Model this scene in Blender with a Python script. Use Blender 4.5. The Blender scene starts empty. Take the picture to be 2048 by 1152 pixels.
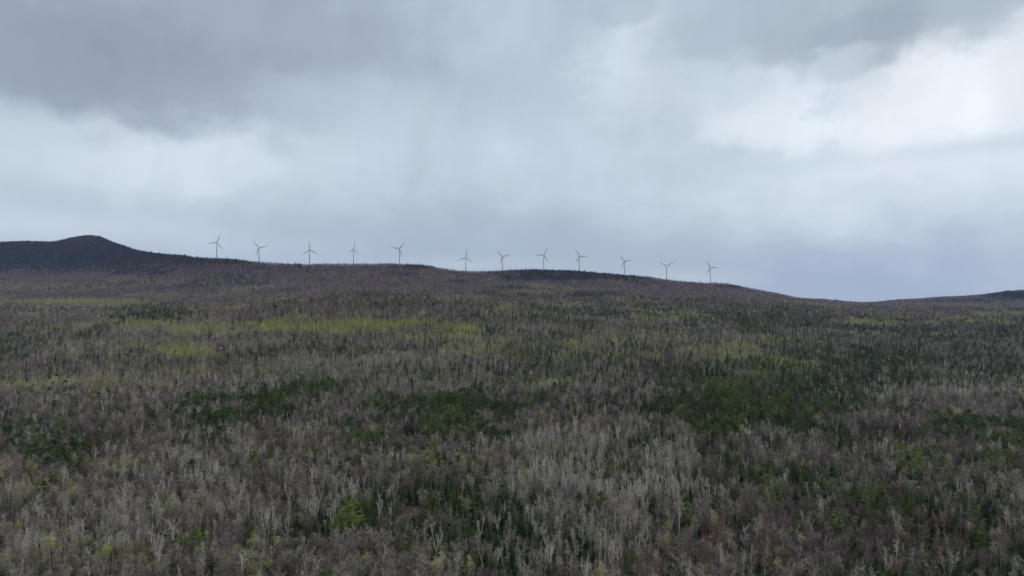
import bpy, math, random
import numpy as np
from math import radians as R, pi

scene = bpy.context.scene
COL = scene.collection
F = 1384.0          # focal length in photo pixels (2048 wide)
HY = 606.0          # photo row of the level horizon
CZ = 120.0          # the drone's height above the valley floor
rng = np.random.default_rng(7)

# ------------------------------------------------------------------ helpers
def new_mat(name):
    m = bpy.data.materials.new(name); m.use_nodes = True
    nt = m.node_tree; nt.nodes.clear()
    return m, nt

def srgb(c):
    return tuple(((v / 255) / 12.92 if v / 255 <= 0.04045 else ((v / 255 + 0.055) / 1.055) ** 2.4) for v in c)

def mesh_np(name, V, T, mats=(), mi=None, attrs=None, loose=None):
    """triangle mesh from arrays; loose = number of trailing loose vertices already inside V"""
    me = bpy.data.meshes.new(name)
    V = np.asarray(V, dtype=np.float32); T = np.asarray(T, dtype=np.int32)
    me.vertices.add(len(V)); me.vertices.foreach_set('co', V.ravel())
    n = len(T)
    if n:
        me.loops.add(n * 3); me.loops.foreach_set('vertex_index', T.ravel())
        me.polygons.add(n)
        me.polygons.foreach_set('loop_start', np.arange(0, n * 3, 3, dtype=np.int32))
        if mi is not None:
            me.polygons.foreach_set('material_index', np.asarray(mi, dtype=np.int32))
    for m in mats: me.materials.append(m)
    for k, (typ, dom, arr) in (attrs or {}).items():
        a = me.attributes.new(k, typ, dom)
        a.data.foreach_set('vector' if typ == 'FLOAT_VECTOR' else 'value', np.asarray(arr).ravel())
    me.update(calc_edges=True)
    return me

def link(name, data, parent=None):
    o = bpy.data.objects.new(name, data); COL.objects.link(o)
    if parent: o.parent = parent
    return o

def tag(o, label, cat=None, group=None, kind=None):
    o['label'] = label
    if cat: o['category'] = cat
    if group: o['group'] = group
    if kind: o['kind'] = kind
    return o

def hash01(ix, iy, seed):
    h = np.sin(ix * 127.1 + iy * 311.7 + seed * 74.7) * 43758.5453
    return h - np.floor(h)

def vnoise(x, y, seed=0):
    x = np.asarray(x, float); y = np.asarray(y, float)
    ix = np.floor(x); iy = np.floor(y); fx = x - ix; fy = y - iy
    fx = fx * fx * (3 - 2 * fx); fy = fy * fy * (3 - 2 * fy)
    a = hash01(ix, iy, seed); b = hash01(ix + 1, iy, seed); c = hash01(ix, iy + 1, seed); d = hash01(ix + 1, iy + 1, seed)
    return a + (b - a) * fx + (c - a) * fy + (a - b - c + d) * fx * fy

def fbm(x, y, seed=0, octs=3):
    s = 0; a = 1; t = 0
    for k in range(octs):
        s = s + a * vnoise(x * 2 ** k, y * 2 ** k, seed + 13 * k); t += a; a *= .5
    return s / t

# ------------------------------------------------------------------ terrain
SKY_LINE = np.array([(-900, 520), (-300, 505), (0, 484), (50, 482), (75, 482), (105, 484), (130, 479), (150, 474), (175, 471), (200, 473), (215, 479),
    (240, 488), (265, 497), (285, 502), (320, 506), (350, 509), (400, 514), (440, 517), (470, 518), (500, 522), (540, 525), (580, 527),
    (620, 529), (660, 528), (700, 528), (740, 528), (780, 527), (830, 528), (860, 531), (890, 537), (920, 541), (960, 542), (1000, 541),
    (1020, 539), (1060, 538), (1100, 539), (1150, 541), (1200, 546), (1250, 550), (1300, 555), (1330, 560), (1380, 564), (1420, 566),
    (1450, 567), (1480, 572), (1520, 580), (1560, 588), (1590, 596), (1610, 598), (1650, 599), (1690, 602), (1720, 605), (1745, 605),
    (1780, 601), (1820, 598), (1870, 594), (1930, 592), (1970, 589), (2010, 582), (2048, 580), (2300, 566), (2900, 560)], float)
CREST = np.array([(-900, 5600), (210, 5600), (300, 4700), (420, 3850), (900, 3900), (1100, 4000), (1420, 4200), (1600, 4700), (1730, 5200), (2048, 5600), (2900, 5600)], float)
CY = np.array([300, 600, 850, 1100, 1400, 1600, 1800, 2000, 2400, 3000], float)
CX = np.array([-900, 0, 450, 700, 1000, 1400, 1730, 2048, 2900], float)
CZT = np.array([
    [0, 2, 12, 40, 75, 86, 95, 101, 113, 133],
    [0, 2, 12, 40, 75, 86, 95, 101, 113, 133],
    [0, 2, 15, 48, 92, 104, 105, 102, 112, 144],
    [0, 3, 20, 55, 110, 134, 129, 116, 122, 176],
    [0, 3, 18, 50, 88, 101, 112, 118, 130, 168],
    [0, 2, 10, 35, 62, 75, 86, 96, 113, 141],
    [0, 1, 6, 18, 38, 49, 58, 66, 78, 92],
    [0, 1, 5, 15, 32, 42, 50, 57, 70, 84],
    [0, 1, 5, 15, 32, 42, 50, 57, 70, 84]], float)
CFR = np.array([.25, .25, .38, .42, .42, .42, .45, .3, .3])

GX = np.arange(-900, 2901, 10.0)
GY = np.concatenate([np.arange(100, 2000, 20.0), np.arange(2000, 6600, 30.0), np.arange(6600, 14001, 200.0)])

def smooth(a, k, axis):
    w = np.exp(-np.linspace(-2, 2, 2 * k + 1) ** 2); w /= w.sum()
    p = np.pad(a, [(k, k) if i == axis else (0, 0) for i in range(a.ndim)], mode='edge')
    return np.apply_along_axis(lambda v: np.convolve(v, w, 'valid'), axis, p)

def build_grid():
    zs = np.zeros((len(GX), len(GY)))
    sl = np.interp(GX, SKY_LINE[:, 0], SKY_LINE[:, 1])
    cy = smooth(np.interp(GX, CREST[:, 0], CREST[:, 1]), 6, 0)
    tab = np.array([smooth(np.interp(GX, CX, CZT[:, j]), 10, 0) for j in range(len(CY))]).T
    fr = smooth(np.interp(GX, CX, CFR), 10, 0)
    for i, px in enumerate(GX):
        yc = cy[i]; zc = CZ + yc * (HY - sl[i]) / F - 10.0
        z3 = tab[i, -1]
        ys = list(CY) + [3000 + (yc - 3000) * .5, 3000 + (yc - 3000) * .8, yc - 60, yc + 60, yc + 500, yc + 1800, 9500, 14500]
        zz = list(tab[i]) + [z3 + (zc - z3) * fr[i], z3 + (zc - z3) * (fr[i] * .4 + .55), zc, zc, zc - 45, min(zc, 60), -10, -40]
        zs[i] = np.interp(GY, ys, zz)
    return smooth(zs, 3, 1)

GZ = build_grid()

def ground_z(x, y):
    x = np.asarray(x, float); y = np.asarray(y, float)
    px = 1024 + F * x / np.maximum(y, 300.0)
    u = np.clip((px - GX[0]) / 10.0, 0, len(GX) - 1.001); iu = u.astype(int); fu = u - iu
    yy = np.clip(y, GY[0], GY[-1] - 1)
    iv = np.clip(np.searchsorted(GY, yy, side='right') - 1, 0, len(GY) - 2); fv = (yy - GY[iv]) / (GY[iv + 1] - GY[iv])
    z = (GZ[iu, iv] * (1 - fu) + GZ[iu + 1, iv] * fu) * (1 - fv) + (GZ[iu, iv + 1] * (1 - fu) + GZ[iu + 1, iv + 1] * fu) * fv
    amp = np.interp(y, [200, 700, 1500, 3000, 3700, 6000], [1.5, 8, 16, 20, 5, 8])
    z = z + amp * (fbm(x / 260.0, y / 260.0, 3) - .5) * 2 + 1.2 * (vnoise(x / 45.0, y / 45.0, 5) - .5)
    return z

def at(px, py, y0=250.0, y1=6000.0):
    """the ground point that the photo shows at this pixel"""
    ys = np.arange(y0, y1, 2.0); xs = (px - 1024) / F * ys
    row = HY - (ground_z(xs, ys) - CZ) / ys * F
    k = np.argmax(row <= py) if (row <= py).any() else len(ys) - 1
    return float(xs[k]), float(ys[k]), float(ground_z(xs[k], ys[k]))

# ------------------------------------------------------------------ materials
def tree_mat(name, stops, rough=.9, transl=0.0, var=.2, tree=.38):
    """colour varies from tree to tree with the attribute tint"""
    m, nt = new_mat(name); N = nt.nodes; L = nt.links
    g = N.new('ShaderNodeAttribute'); g.attribute_type = 'GEOMETRY'; g.attribute_name = 'tint'
    i = N.new('ShaderNodeAttribute'); i.attribute_type = 'INSTANCER'; i.attribute_name = 'tint'
    a = N.new('ShaderNodeMath'); a.operation = 'ADD'; L.new(g.outputs['Fac'], a.inputs[0]); L.new(i.outputs['Fac'], a.inputs[1])
    r = N.new('ShaderNodeValToRGB'); L.new(a.outputs[0], r.inputs[0])
    el = r.color_ramp.elements
    while len(el) < len(stops): el.new(.5)
    for e, (p, c) in zip(el, stops): e.position = p; e.color = (*c, 1)
    geo = N.new('ShaderNodeNewGeometry')
    nz = N.new('ShaderNodeTexNoise'); nz.inputs['Scale'].default_value = .7; nz.inputs['Detail'].default_value = 2
    L.new(geo.outputs['Position'], nz.inputs['Vector'])
    mr = N.new('ShaderNodeMapRange'); mr.inputs[1].default_value = .3; mr.inputs[2].default_value = .7
    mr.inputs[3].default_value = 1 - var; mr.inputs[4].default_value = 1 + var; L.new(nz.outputs['Fac'], mr.inputs[0])
    mx = N.new('ShaderNodeMix'); mx.data_type = 'RGBA'; mx.blend_type = 'MULTIPLY'; mx.inputs[0].default_value = 1
    # every tree is a little lighter or darker than its neighbours
    h1 = N.new('ShaderNodeMath'); h1.operation = 'MULTIPLY'; h1.inputs[1].default_value = 97.31; L.new(a.outputs[0], h1.inputs[0])
    h2 = N.new('ShaderNodeMath'); h2.operation = 'FRACT'; L.new(h1.outputs[0], h2.inputs[0])
    h3 = N.new('ShaderNodeMath'); h3.operation = 'MULTIPLY_ADD'; h3.inputs[1].default_value = 2 * tree; h3.inputs[2].default_value = 1 - tree; L.new(h2.outputs[0], h3.inputs[0])
    h4 = N.new('ShaderNodeMath'); h4.operation = 'MULTIPLY'; L.new(h3.outputs[0], h4.inputs[0]); L.new(mr.outputs[0], h4.inputs[1])
    L.new(r.outputs[0], mx.inputs[6]); L.new(h4.outputs[0], mx.inputs[7])
    d = N.new('ShaderNodeBsdfDiffuse'); L.new(mx.outputs[2], d.inputs['Color'])
    o = N.new('ShaderNodeOutputMaterial'); last = d
    if transl:
        t = N.new('ShaderNodeBsdfTranslucent'); L.new(mx.outputs[2], t.inputs['Color'])
        ms = N.new('ShaderNodeMixShader'); ms.inputs[0].default_value = transl
        L.new(d.outputs[0], ms.inputs[1]); L.new(t.outputs[0], ms.inputs[2]); last = ms
    L.new(last.outputs[0], o.inputs['Surface'])
    return m

M = {}
M['bare_bark'] = tree_mat('hardwood_bark', [(0, (.36, .345, .32)), (.5, (.27, .25, .225)), (1, (.22, .18, .165))])
M['bare_twig'] = tree_mat('hardwood_twigs', [(0, (.30, .285, .25)), (.3, (.245, .22, .19)), (.55, (.158, .131, .126)), (.82, (.160, .124, .124)), (1, (.29, .175, .16))])
M['birch_bark'] = tree_mat('birch_bark', [(0, (.42, .41, .38)), (.6, (.52, .51, .48)), (1, (.74, .73, .69))], tree=.25)
M['birch_twig'] = tree_mat('birch_twigs', [(0, (.34, .32, .275)), (.6, (.40, .38, .34)), (1, (.42, .39, .35))], tree=.3)
M['spruce_bark'] = tree_mat('spruce_bark', [(0, (.11, .09, .075)), (1, (.14, .115, .10))])
M['spruce_leaf'] = tree_mat('spruce_needles', [(0, (.026, .044, .027)), (.5, (.068, .100, .038)), (1, (.120, .150, .044))], transl=.2, var=.35, tree=.48)
M['pine_bark'] = tree_mat('pine_bark', [(0, (.18, .15, .13)), (1, (.23, .20, .17))])
M['pine_leaf'] = tree_mat('pine_needles', [(0, (.068, .115, .046)), (.5, (.098, .148, .046)), (1, (.145, .188, .050))], transl=.25, var=.35, tree=.38)
M['leaf_bark'] = tree_mat('aspen_bark', [(0, (.36, .35, .30)), (1, (.48, .47, .40))])
M['leaf_twig'] = tree_mat('aspen_twigs', [(0, (.30, .29, .21)), (1, (.32, .31, .20))])
M['leaf_leaf'] = tree_mat('young_leaves', [(0, (.30, .30, .16)), (.5, (.315, .335, .13)), (1, (.325, .38, .095))], transl=.3, var=.3, tree=.32)

def plain_mat(name, col, rough=.6, noise=0.08, scale=1.0, metal=0.0):
    m, nt = new_mat(name); N = nt.nodes; L = nt.links
    p = N.new('ShaderNodeBsdfPrincipled'); o = N.new('ShaderNodeOutputMaterial'); L.new(p.outputs[0], o.inputs[0])
    p.inputs['Roughness'].default_value = rough; p.inputs['Metallic'].default_value = metal
    tc = N.new('ShaderNodeTexCoord'); nz = N.new('ShaderNodeTexNoise'); nz.inputs['Scale'].default_value = scale; nz.inputs['Detail'].default_value = 4
    L.new(tc.outputs['Object'], nz.inputs['Vector'])
    r = N.new('ShaderNodeValToRGB'); L.new(nz.outputs['Fac'], r.inputs[0])
    r.color_ramp.elements[0].position = .3; r.color_ramp.elements[0].color = (*[c * (1 - noise) for c in col], 1)
    r.color_ramp.elements[1].position = .7; r.color_ramp.elements[1].color = (*[c * (1 + noise) for c in col], 1)
    L.new(r.outputs[0], p.inputs['Base Color'])
    return m

def ground_mat():
    m, nt = new_mat('forest_floor'); N = nt.nodes; L = nt.links
    geo = N.new('ShaderNodeNewGeometry')
    def noise(scale, detail=5):
        n = N.new('ShaderNodeTexNoise'); n.inputs['Scale'].default_value = scale; n.inputs['Detail'].default_value = detail
        L.new(geo.outputs['Position'], n.inputs['Vector']); return n
    n1 = noise(.02, 6); n2 = noise(.25, 5)
    r1 = N.new('ShaderNodeValToRGB'); L.new(n1.outputs['Fac'], r1.inputs[0])
    e = r1.color_ramp.elements; e[0].position = .35; e[0].color = (.050, .044, .038, 1); e[1].position = .65; e[1].color = (.070, .058, .050, 1)
    r2 = N.new('ShaderNodeValToRGB'); L.new(n2.outputs['Fac'], r2.inputs[0])
    e = r2.color_ramp.elements; e[0].position = .35; e[0].color = (.55, .62, .5, 1); e[1].position = .65; e[1].color = (1.25, 1.15, 1.1, 1)
    mx = N.new('ShaderNodeMix'); mx.data_type = 'RGBA'; mx.blend_type = 'MULTIPLY'; mx.inputs[0].default_value = 1
    L.new(r1.outputs[0], mx.inputs[6]); L.new(r2.outputs[0], mx.inputs[7])
    d = N.new('ShaderNodeBsdfDiffuse'); L.new(mx.outputs[2], d.inputs[0])
    o = N.new('ShaderNodeOutputMaterial'); L.new(d.outputs[0], o.inputs[0])
    return m

# ------------------------------------------------------------------ terrain mesh
def build_terrain():
    A = np.unique(np.concatenate([np.linspace(-6, -1.2, 9), np.linspace(-1.2, 1.2, 241), np.linspace(1.2, 6, 9)]))
    Y = np.concatenate([np.array([-2500, -1500, -800, -400, -150, 0, 100, 180]), np.arange(240, 1800, 12.0), np.arange(1800, 6600, 28.0), np.arange(6600, 9001, 400.0)])
    AA, YY = np.meshgrid(A, Y, indexing='ij')
    XX = np.clip(AA * np.maximum(YY, 300.0), -13500, 13500)
    ZZ = ground_z(XX, YY)
    V = np.stack([XX, YY, ZZ], -1).reshape(-1, 3)
    na, ny = AA.shape
    i = (np.arange(na - 1)[:, None] * ny + np.arange(ny - 1)[None]).ravel()
    T = np.concatenate([np.stack([i, i + ny, i + ny + 1], -1), np.stack([i, i + ny + 1, i + 1], -1)])
    me = mesh_np('terrain', V, T, [ground_mat()])
    me.polygons.foreach_set('use_smooth', np.ones(len(T), dtype=bool))
    o = link('terrain', me)
    tag(o, 'brown forest floor rising from the valley to the long hills', 'terrain', kind='structure')
    return V[:, 2].min()
LOW = build_terrain()

# ------------------------------------------------------------------ tree shapes
class G:
    def __init__(s): s.v = []; s.f = []; s.m = []
    def tri(s, a, b, c, m=0):
        n = len(s.v); s.v += [a, b, c]; s.f.append((n, n + 1, n + 2)); s.m.append(m)
    def tube(s, pts, rad, sides=4, m=0):
        n0 = len(s.v)
        for p, r in zip(pts, rad):
            for k in range(sides):
                t = 2 * pi * k / sides
                s.v.append((p[0] + r * math.cos(t), p[1] + r * math.sin(t), p[2]))
        for j in range(len(pts) - 1):
            for k in range(sides):
                a = n0 + j * sides + k; b = n0 + j * sides + (k + 1) % sides
                s.f += [(a, b, b + sides), (a, b + sides, a + sides)]; s.m += [m, m]
    def blade(s, p, d, L, w, rg, m=0):
        """one tapering twig: a thin triangle from p along d"""
        side = np.cross(d, rg.normal(size=3)); side = side / (np.linalg.norm(side) + 1e-6) * w * .5
        s.tri(tuple(p - side), tuple(p + side), tuple(p + d * L), m)
    def arr(s):
        return np.array(s.v, dtype=np.float32).reshape(-1, 3), np.array(s.f, dtype=np.int32).reshape(-1, 3), np.array(s.m, dtype=np.int32)

def unit(v):
    v = np.asarray(v, float); return v / (np.linalg.norm(v) + 1e-9)

def limb(p, d, L, n, up, rg, wob=.12):
    pts = [np.array(p, float)]
    for k in range(n):
        d = unit(d + np.array([0, 0, up]) + rg.normal(size=3) * wob)
        pts.append(pts[-1] + d * L / n)
    return pts

def broadleaf(seed, H=14, cb=.38, nl=7, ang=(25, 50), ll=(.28, .42), ntw=260, tl=(.06, .13), tw=.075, r0=.17, fork=False, leaves=0, lsz=.32, top=.72):
    rg = np.random.default_rng(seed)
    t = G(); c = G()
    starts = []
    def stem(p, d, L, r):
        pts = limb(p, d, L, 5, .15, rg, .05)
        t.tube(pts, np.linspace(r, r * .3, 6), 5)
        return pts
    if fork:
        tr = stem((0, 0, 0), (rg.normal() * .05, rg.normal() * .05, 1), H * .34, r0)
        a = rg.uniform(0, 2 * pi); ends = []
        for s_ in (0, pi):
            d = unit((math.cos(a + s_) * .32, math.sin(a + s_) * .32, 1))
            starts.append(stem(tr[-1], d, H * .5, r0 * .72))
        starts.append(stem(tr[-2], unit((math.cos(a + 1.4) * .5, math.sin(a + 1.4) * .5, 1)), H * .42, r0 * .5))
    else:
        starts.append(stem((0, 0, 0), (rg.normal() * .06, rg.normal() * .06, 1), H * top, r0))
    segs = []
    az = rg.uniform(0, 6)
    for k in range(nl):
        st = starts[k % len(starts)]
        u = rg.uniform(.15, 1) if fork else (cb + (1 - cb) * (k + rg.uniform(0, .8)) / nl)
        x = min(u, .999) * (len(st) - 1); j = int(x); p = st[j] + (st[min(j + 1, len(st) - 1)] - st[j]) * (x - j)
        az += 2.4 + rg.normal() * .3
        an = R(rg.uniform(*ang)) * (1.15 - .55 * u)
        d = np.array([math.sin(an) * math.cos(az), math.sin(an) * math.sin(az), math.cos(an)])
        L = H * rg.uniform(*ll) * (1.1 - .35 * u)
        pts = limb(p, d, L, 4, .12, rg)
        t.tube(pts, np.linspace(r0 * .34, r0 * .07, 5), 3); segs.append(pts)
        for q in range(3):
            jj = rg.integers(1, 4); dd = unit(pts[jj + 1] - pts[jj] + rg.normal(size=3) * .55 + np.array([0, 0, .25]))
            sp = limb(pts[jj], dd, L * rg.uniform(.3, .5), 3, .1, rg)
            t.tube(sp, np.linspace(r0 * .15, r0 * .04, 4), 3); segs.append(sp)
    for st in starts: segs.append(st[-3:])
    tips = []
    for k in range(ntw):
        sg = segs[rg.integers(len(segs))]
        x = rg.uniform(.35, 1) ** .8 * (len(sg) - 1.001); j = int(x)
        p = sg[j] + (sg[j + 1] - sg[j]) * (x - j)
        d = unit(unit(sg[j + 1] - sg[j]) + rg.normal(size=3) * .55 + np.array([0, 0, .35]))
        L = H * rg.uniform(*tl)
        c.blade(p, d, L, tw * rg.uniform(.6, 1.3), rg, 0)
        tips.append(p + d * L * rg.uniform(.5, 1))
    for k in range(leaves):
        p = tips[rg.integers(len(tips))] + rg.normal(size=3) * .32
        d = unit(rg.normal(size=3)); c.blade(p, d, lsz * rg.uniform(.7, 1.5), lsz * rg.uniform(.6, 1.3), rg, 1)
    return t.arr(), c.arr()

def spruce(seed, H=12, rad=1.7, layers=15, per=10, base=.08):
    rg = np.random.default_rng(seed); t = G(); c = G()
    t.tube([(0, 0, 0), (0, 0, H * .5), (0, 0, H * .97)], [.15, .09, .015], 5)
    for k in range(layers):
        u = (k + rg.uniform(-.2, .2)) / layers; z = H * (base + (1 - base) * u)
        r = rad * (1 - u) ** .85 * rg.uniform(.8, 1.15) + .12
        n = max(5, int(per * (1 - .45 * u))); a0 = rg.uniform(0, 6)
        for q in range(n):
            a = a0 + 2 * pi * q / n + rg.normal() * .15; rr = r * rg.uniform(.65, 1.15)
            o = np.array([math.cos(a), math.sin(a), 0]); sd = np.array([-math.sin(a), math.cos(a), 0])
            z0 = z + H / layers * .55; dr = rr * rg.uniform(.3, .65)
            w = rr * .34 + .08; hub = np.array([0, 0, z0]); mid = o * rr * .55 + np.array([0, 0, z0 - dr * .35])
            tip = o * rr + np.array([0, 0, z0 - dr])
            c.tri(tuple(hub), tuple(mid + sd * w), tuple(tip)); c.tri(tuple(hub), tuple(tip), tuple(mid - sd * w))
            c.tri(tuple(mid), tuple(mid + sd * w * .6 - np.array([0, 0, w * .9])), tuple(tip))
    for q in range(4):
        c.blade(np.array([0, 0, H * .93]), unit((rg.normal() * .12, rg.normal() * .12, 1)), H * .08, .14, rg)
    return t.arr(), c.arr()

def pine(seed, H=18, rad=3.4, whorls=9, base=.3, fol=38):
    rg = np.random.default_rng(seed); t = G(); c = G()
    lean = rg.normal(size=2) * .03
    top = np.array([lean[0] * H, lean[1] * H, H * .97])
    t.tube([(0, 0, 0), tuple(top * .5), tuple(top)], [.26, .18, .03], 6)
    for k in range(whorls):
        u = (k + rg.uniform(-.25, .25)) / (whorls - .4); z = base + (1 - base) * u * .96
        env = math.sin(pi * min(1, .22 + .78 * u)) ** .8 * .9 + .1 if u > .25 else .75 + u
        for q in range(rg.integers(3, 6)):
            a = rg.uniform(0, 2 * pi); L = rad * env * rg.uniform(.5, 1.15)
            p = top * z; d = unit((math.cos(a), math.sin(a), rg.uniform(.05, .3)))
            pts = limb(p, d, L, 3, .05, rg, .08)
            t.tube(pts, [.07, .05, .035, .015], 3)
            for s_ in range(fol):
                x = rg.uniform(.25, 1) * 2.999; j = int(x); pp = pts[j] + (pts[j + 1] - pts[j]) * (x - j)
                pp = pp + np.array([rg.normal() * .34, rg.normal() * .34, rg.normal() * .12])
                dd = unit(d * .5 + np.array([rg.normal() * .6, rg.normal() * .6, .55 + rg.normal() * .2]))
                c.blade(pp, dd, rg.uniform(.5, .95), rg.uniform(.2, .42), rg)
    for s_ in range(26):
        c.blade(top * rg.uniform(.88, 1) + rg.normal(size=3) * .25, unit((rg.normal() * .5, rg.normal() * .5, 1)), rg.uniform(.5, .9), .25, rg)
    return t.arr(), c.arr()

# simpler shapes for trees hundreds of metres further away: (V, F, M) with 0 = bark, 1 = crown, 2 = leaves
def merge(t, c, shift):
    (tv, tf, tm), (cv, cf, cm) = t, c
    return np.concatenate([tv, cv]), np.concatenate([tf, cf + len(tv)]), np.concatenate([tm, cm + shift])

def far_broadleaf(seed, H, cb, rad, ntw, w, r0, leaves=0, lw=.6, shape=1.0):
    rg = np.random.default_rng(seed); t = G(); c = G()
    t.tube([(0, 0, 0), (rg.normal() * .2, rg.normal() * .2, H * .8)], [r0, r0 * .4], 3)
    for k in range(ntw + leaves):
        lf = k >= ntw
        u = rg.uniform(0, 1); z = H * (cb + (1 - cb) * u * (.86 if not lf else 1)); env = rad * (math.sin(pi * (.12 + .8 * u)) ** .7) * shape
        a = rg.uniform(0, 2 * pi); r = env * math.sqrt(rg.uniform(.02, 1))
        p = np.array([math.cos(a) * r, math.sin(a) * r, z])
        if lf: c.blade(p, unit(rg.normal(size=3)), lw * rg.uniform(.8, 1.7), lw * rg.uniform(.7, 1.2), rg, 1)
        else:
            d = unit((math.cos(a) * .75 * r / rad + rg.normal() * .65, math.sin(a) * .75 * r / rad + rg.normal() * .65, .8))
            p = p - d * H * .08
            c.blade(p, d, H * rg.uniform(.14, .28), w * rg.uniform(.6, 1.4), rg, 0)
    return merge(t.arr(), c.arr(), 1)

def far_spruce(seed, H, rad, tiers, sides):
    rg = np.random.default_rng(seed); t = G(); c = G()
    t.tube([(0, 0, 0), (0, 0, H * .3)], [.14, .1], 3)
    for k in range(tiers):
        zt = H * (1 - .72 * k / tiers) ; zb = H * max(.06, (1 - (k + 1.5) / tiers * .95)); r = rad * (.35 + .65 * (k + 1) / tiers)
        a0 = rg.uniform(0, 6); cx, cy = rg.normal(size=2) * .08
        pr = [(cx + math.cos(a0 + 2 * pi * q / sides) * r * (x := rg.uniform(.55, 1.2)), cy + math.sin(a0 + 2 * pi * q / sides) * r * x, zb + rg.uniform(-.5, .5)) for q in range(sides)]
        for q in range(sides):
            c.tri((cx, cy, zt), pr[q], pr[(q + 1) % sides])
    return merge(t.arr(), c.arr(), 1)

def far_pine(seed, H, rad, n, w):
    rg = np.random.default_rng(seed); t = G(); c = G()
    t.tube([(0, 0, 0), (0, 0, H * .85)], [.25, .06], 3)
    whorls = max(4, n // 9)
    for k in range(n):
        u = (k % whorls + rg.uniform(-.12, .12)) / whorls; z = H * (.3 + .7 * u); env = rad * (math.sin(pi * (.25 + .72 * u)) ** .8) * (1 if (k // whorls) % 3 else .7)
        a = rg.uniform(0, 2 * pi); r = env * rg.uniform(.1, 1)
        p = np.array([math.cos(a) * r, math.sin(a) * r, z])
        c.blade(p, unit((math.cos(a) + rg.normal() * .4, math.sin(a) + rg.normal() * .4, .35 + rg.normal() * .2)), w * rg.uniform(.9, 1.9), w * rg.uniform(.5, 1.1), rg)
    return merge(t.arr(), c.arr(), 1)

KINDS = ['bare', 'birch', 'spruce', 'pine', 'leaf']
PROTO = {
    'bare': [broadleaf(11 + k, H=13.5, cb=[.3, .35, .42, .3, .38, .45][k], nl=[9, 8, 7, 10, 8, 7][k], ang=[(28, 58), (22, 48), (18, 40), (32, 62), (25, 50), (15, 38)][k],
                       ll=[(.3, .42), (.27, .38), (.22, .34), (.32, .46), (.28, .4), (.22, .32)][k], ntw=520, tw=.078, r0=.145) for k in range(6)],
    'birch': [broadleaf(41 + k, H=15, cb=[.5, .45, .55, .4, .4, .4][k], nl=[7, 8, 6, 8, 8, 9][k], ang=(15, 36), ll=(.15, .26), ntw=330, tl=(.045, .1), tw=.06, r0=.125,
                        fork=k >= 4, top=.82) if k < 4 else broadleaf(41 + k, H=15, cb=.4, nl=9, ang=(15, 40), ll=(.17, .28), ntw=320, tl=(.045, .1), tw=.06, r0=.20, fork=True) for k in range(6)],
    'spruce': [spruce(71 + k, H=11.5, rad=[1.5, 1.8, 1.35, 2.1, 1.6][k], layers=[15, 14, 16, 13, 15][k], base=[.06, .1, .05, .12, .15][k]) for k in range(5)],
    'pine': [pine(91 + k, H=17, rad=[3.2, 3.8, 2.8, 3.5, 4.0][k], whorls=[11, 10, 12, 11, 10][k], base=[.3, .38, .25, .42, .3][k]) for k in range(5)],
    'leaf': [broadleaf(121 + k, H=13.5, cb=[.45, .4, .5, .38, .45][k], nl=8, ang=(18, 44), ll=(.2, .32), ntw=170, tl=(.05, .1), tw=.07, r0=.14,
                       leaves=[520, 420, 560, 380, 470][k], lsz=.27, top=.78) for k in range(5)],
}
MID = {
    'bare': [far_broadleaf(200 + k, 13.5, .32, 3.0 + .3 * k, 44, .2, .14) for k in range(5)],
    'birch': [far_broadleaf(210 + k, 15, .45, 1.9, 22, .20, .18) for k in range(4)],
    'spruce': [far_spruce(220 + k, 11.5, 1.5 + .15 * k, 5, 7) for k in range(4)],
    'pine': [far_pine(230 + k, 17, 3.4, 70, .8) for k in range(4)],
    'leaf': [far_broadleaf(240 + k, 13.5, .38, 2.5, 10, .20, .14, leaves=62, lw=.66) for k in range(4)],
}
FAR = {
    'bare': [far_broadleaf(300 + k, 13, .25, 3.8, 20, .5, .13) for k in range(4)],
    'birch': [far_broadleaf(310 + k, 14.5, .35, 2.3, 10, .45, .2) for k in range(3)],
    'spruce': [far_spruce(320 + k, 12, 2.3 + .25 * k, 2, 6) for k in range(3)],
    'pine': [far_pine(330 + k, 16, 3.6, 18, 1.7) for k in range(3)],
    'leaf': [far_broadleaf(340 + k, 13, .3, 3.0, 3, .4, .14, leaves=22, lw=1.5) for k in range(3)],
}
CROWN_MATS = {'bare': [M['bare_twig']], 'birch': [M['birch_twig']], 'spruce': [M['spruce_leaf']], 'pine': [M['pine_leaf']], 'leaf': [M['leaf_twig'], M['leaf_leaf']]}
BARK = {'bare': M['bare_bark'], 'birch': M['birch_bark'], 'spruce': M['spruce_bark'], 'pine': M['pine_bark'], 'leaf': M['leaf_bark']}
BASE_H = {'bare': 13.5, 'birch': 15.0, 'spruce': 11.5, 'pine': 17.0, 'leaf': 13.5}

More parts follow.
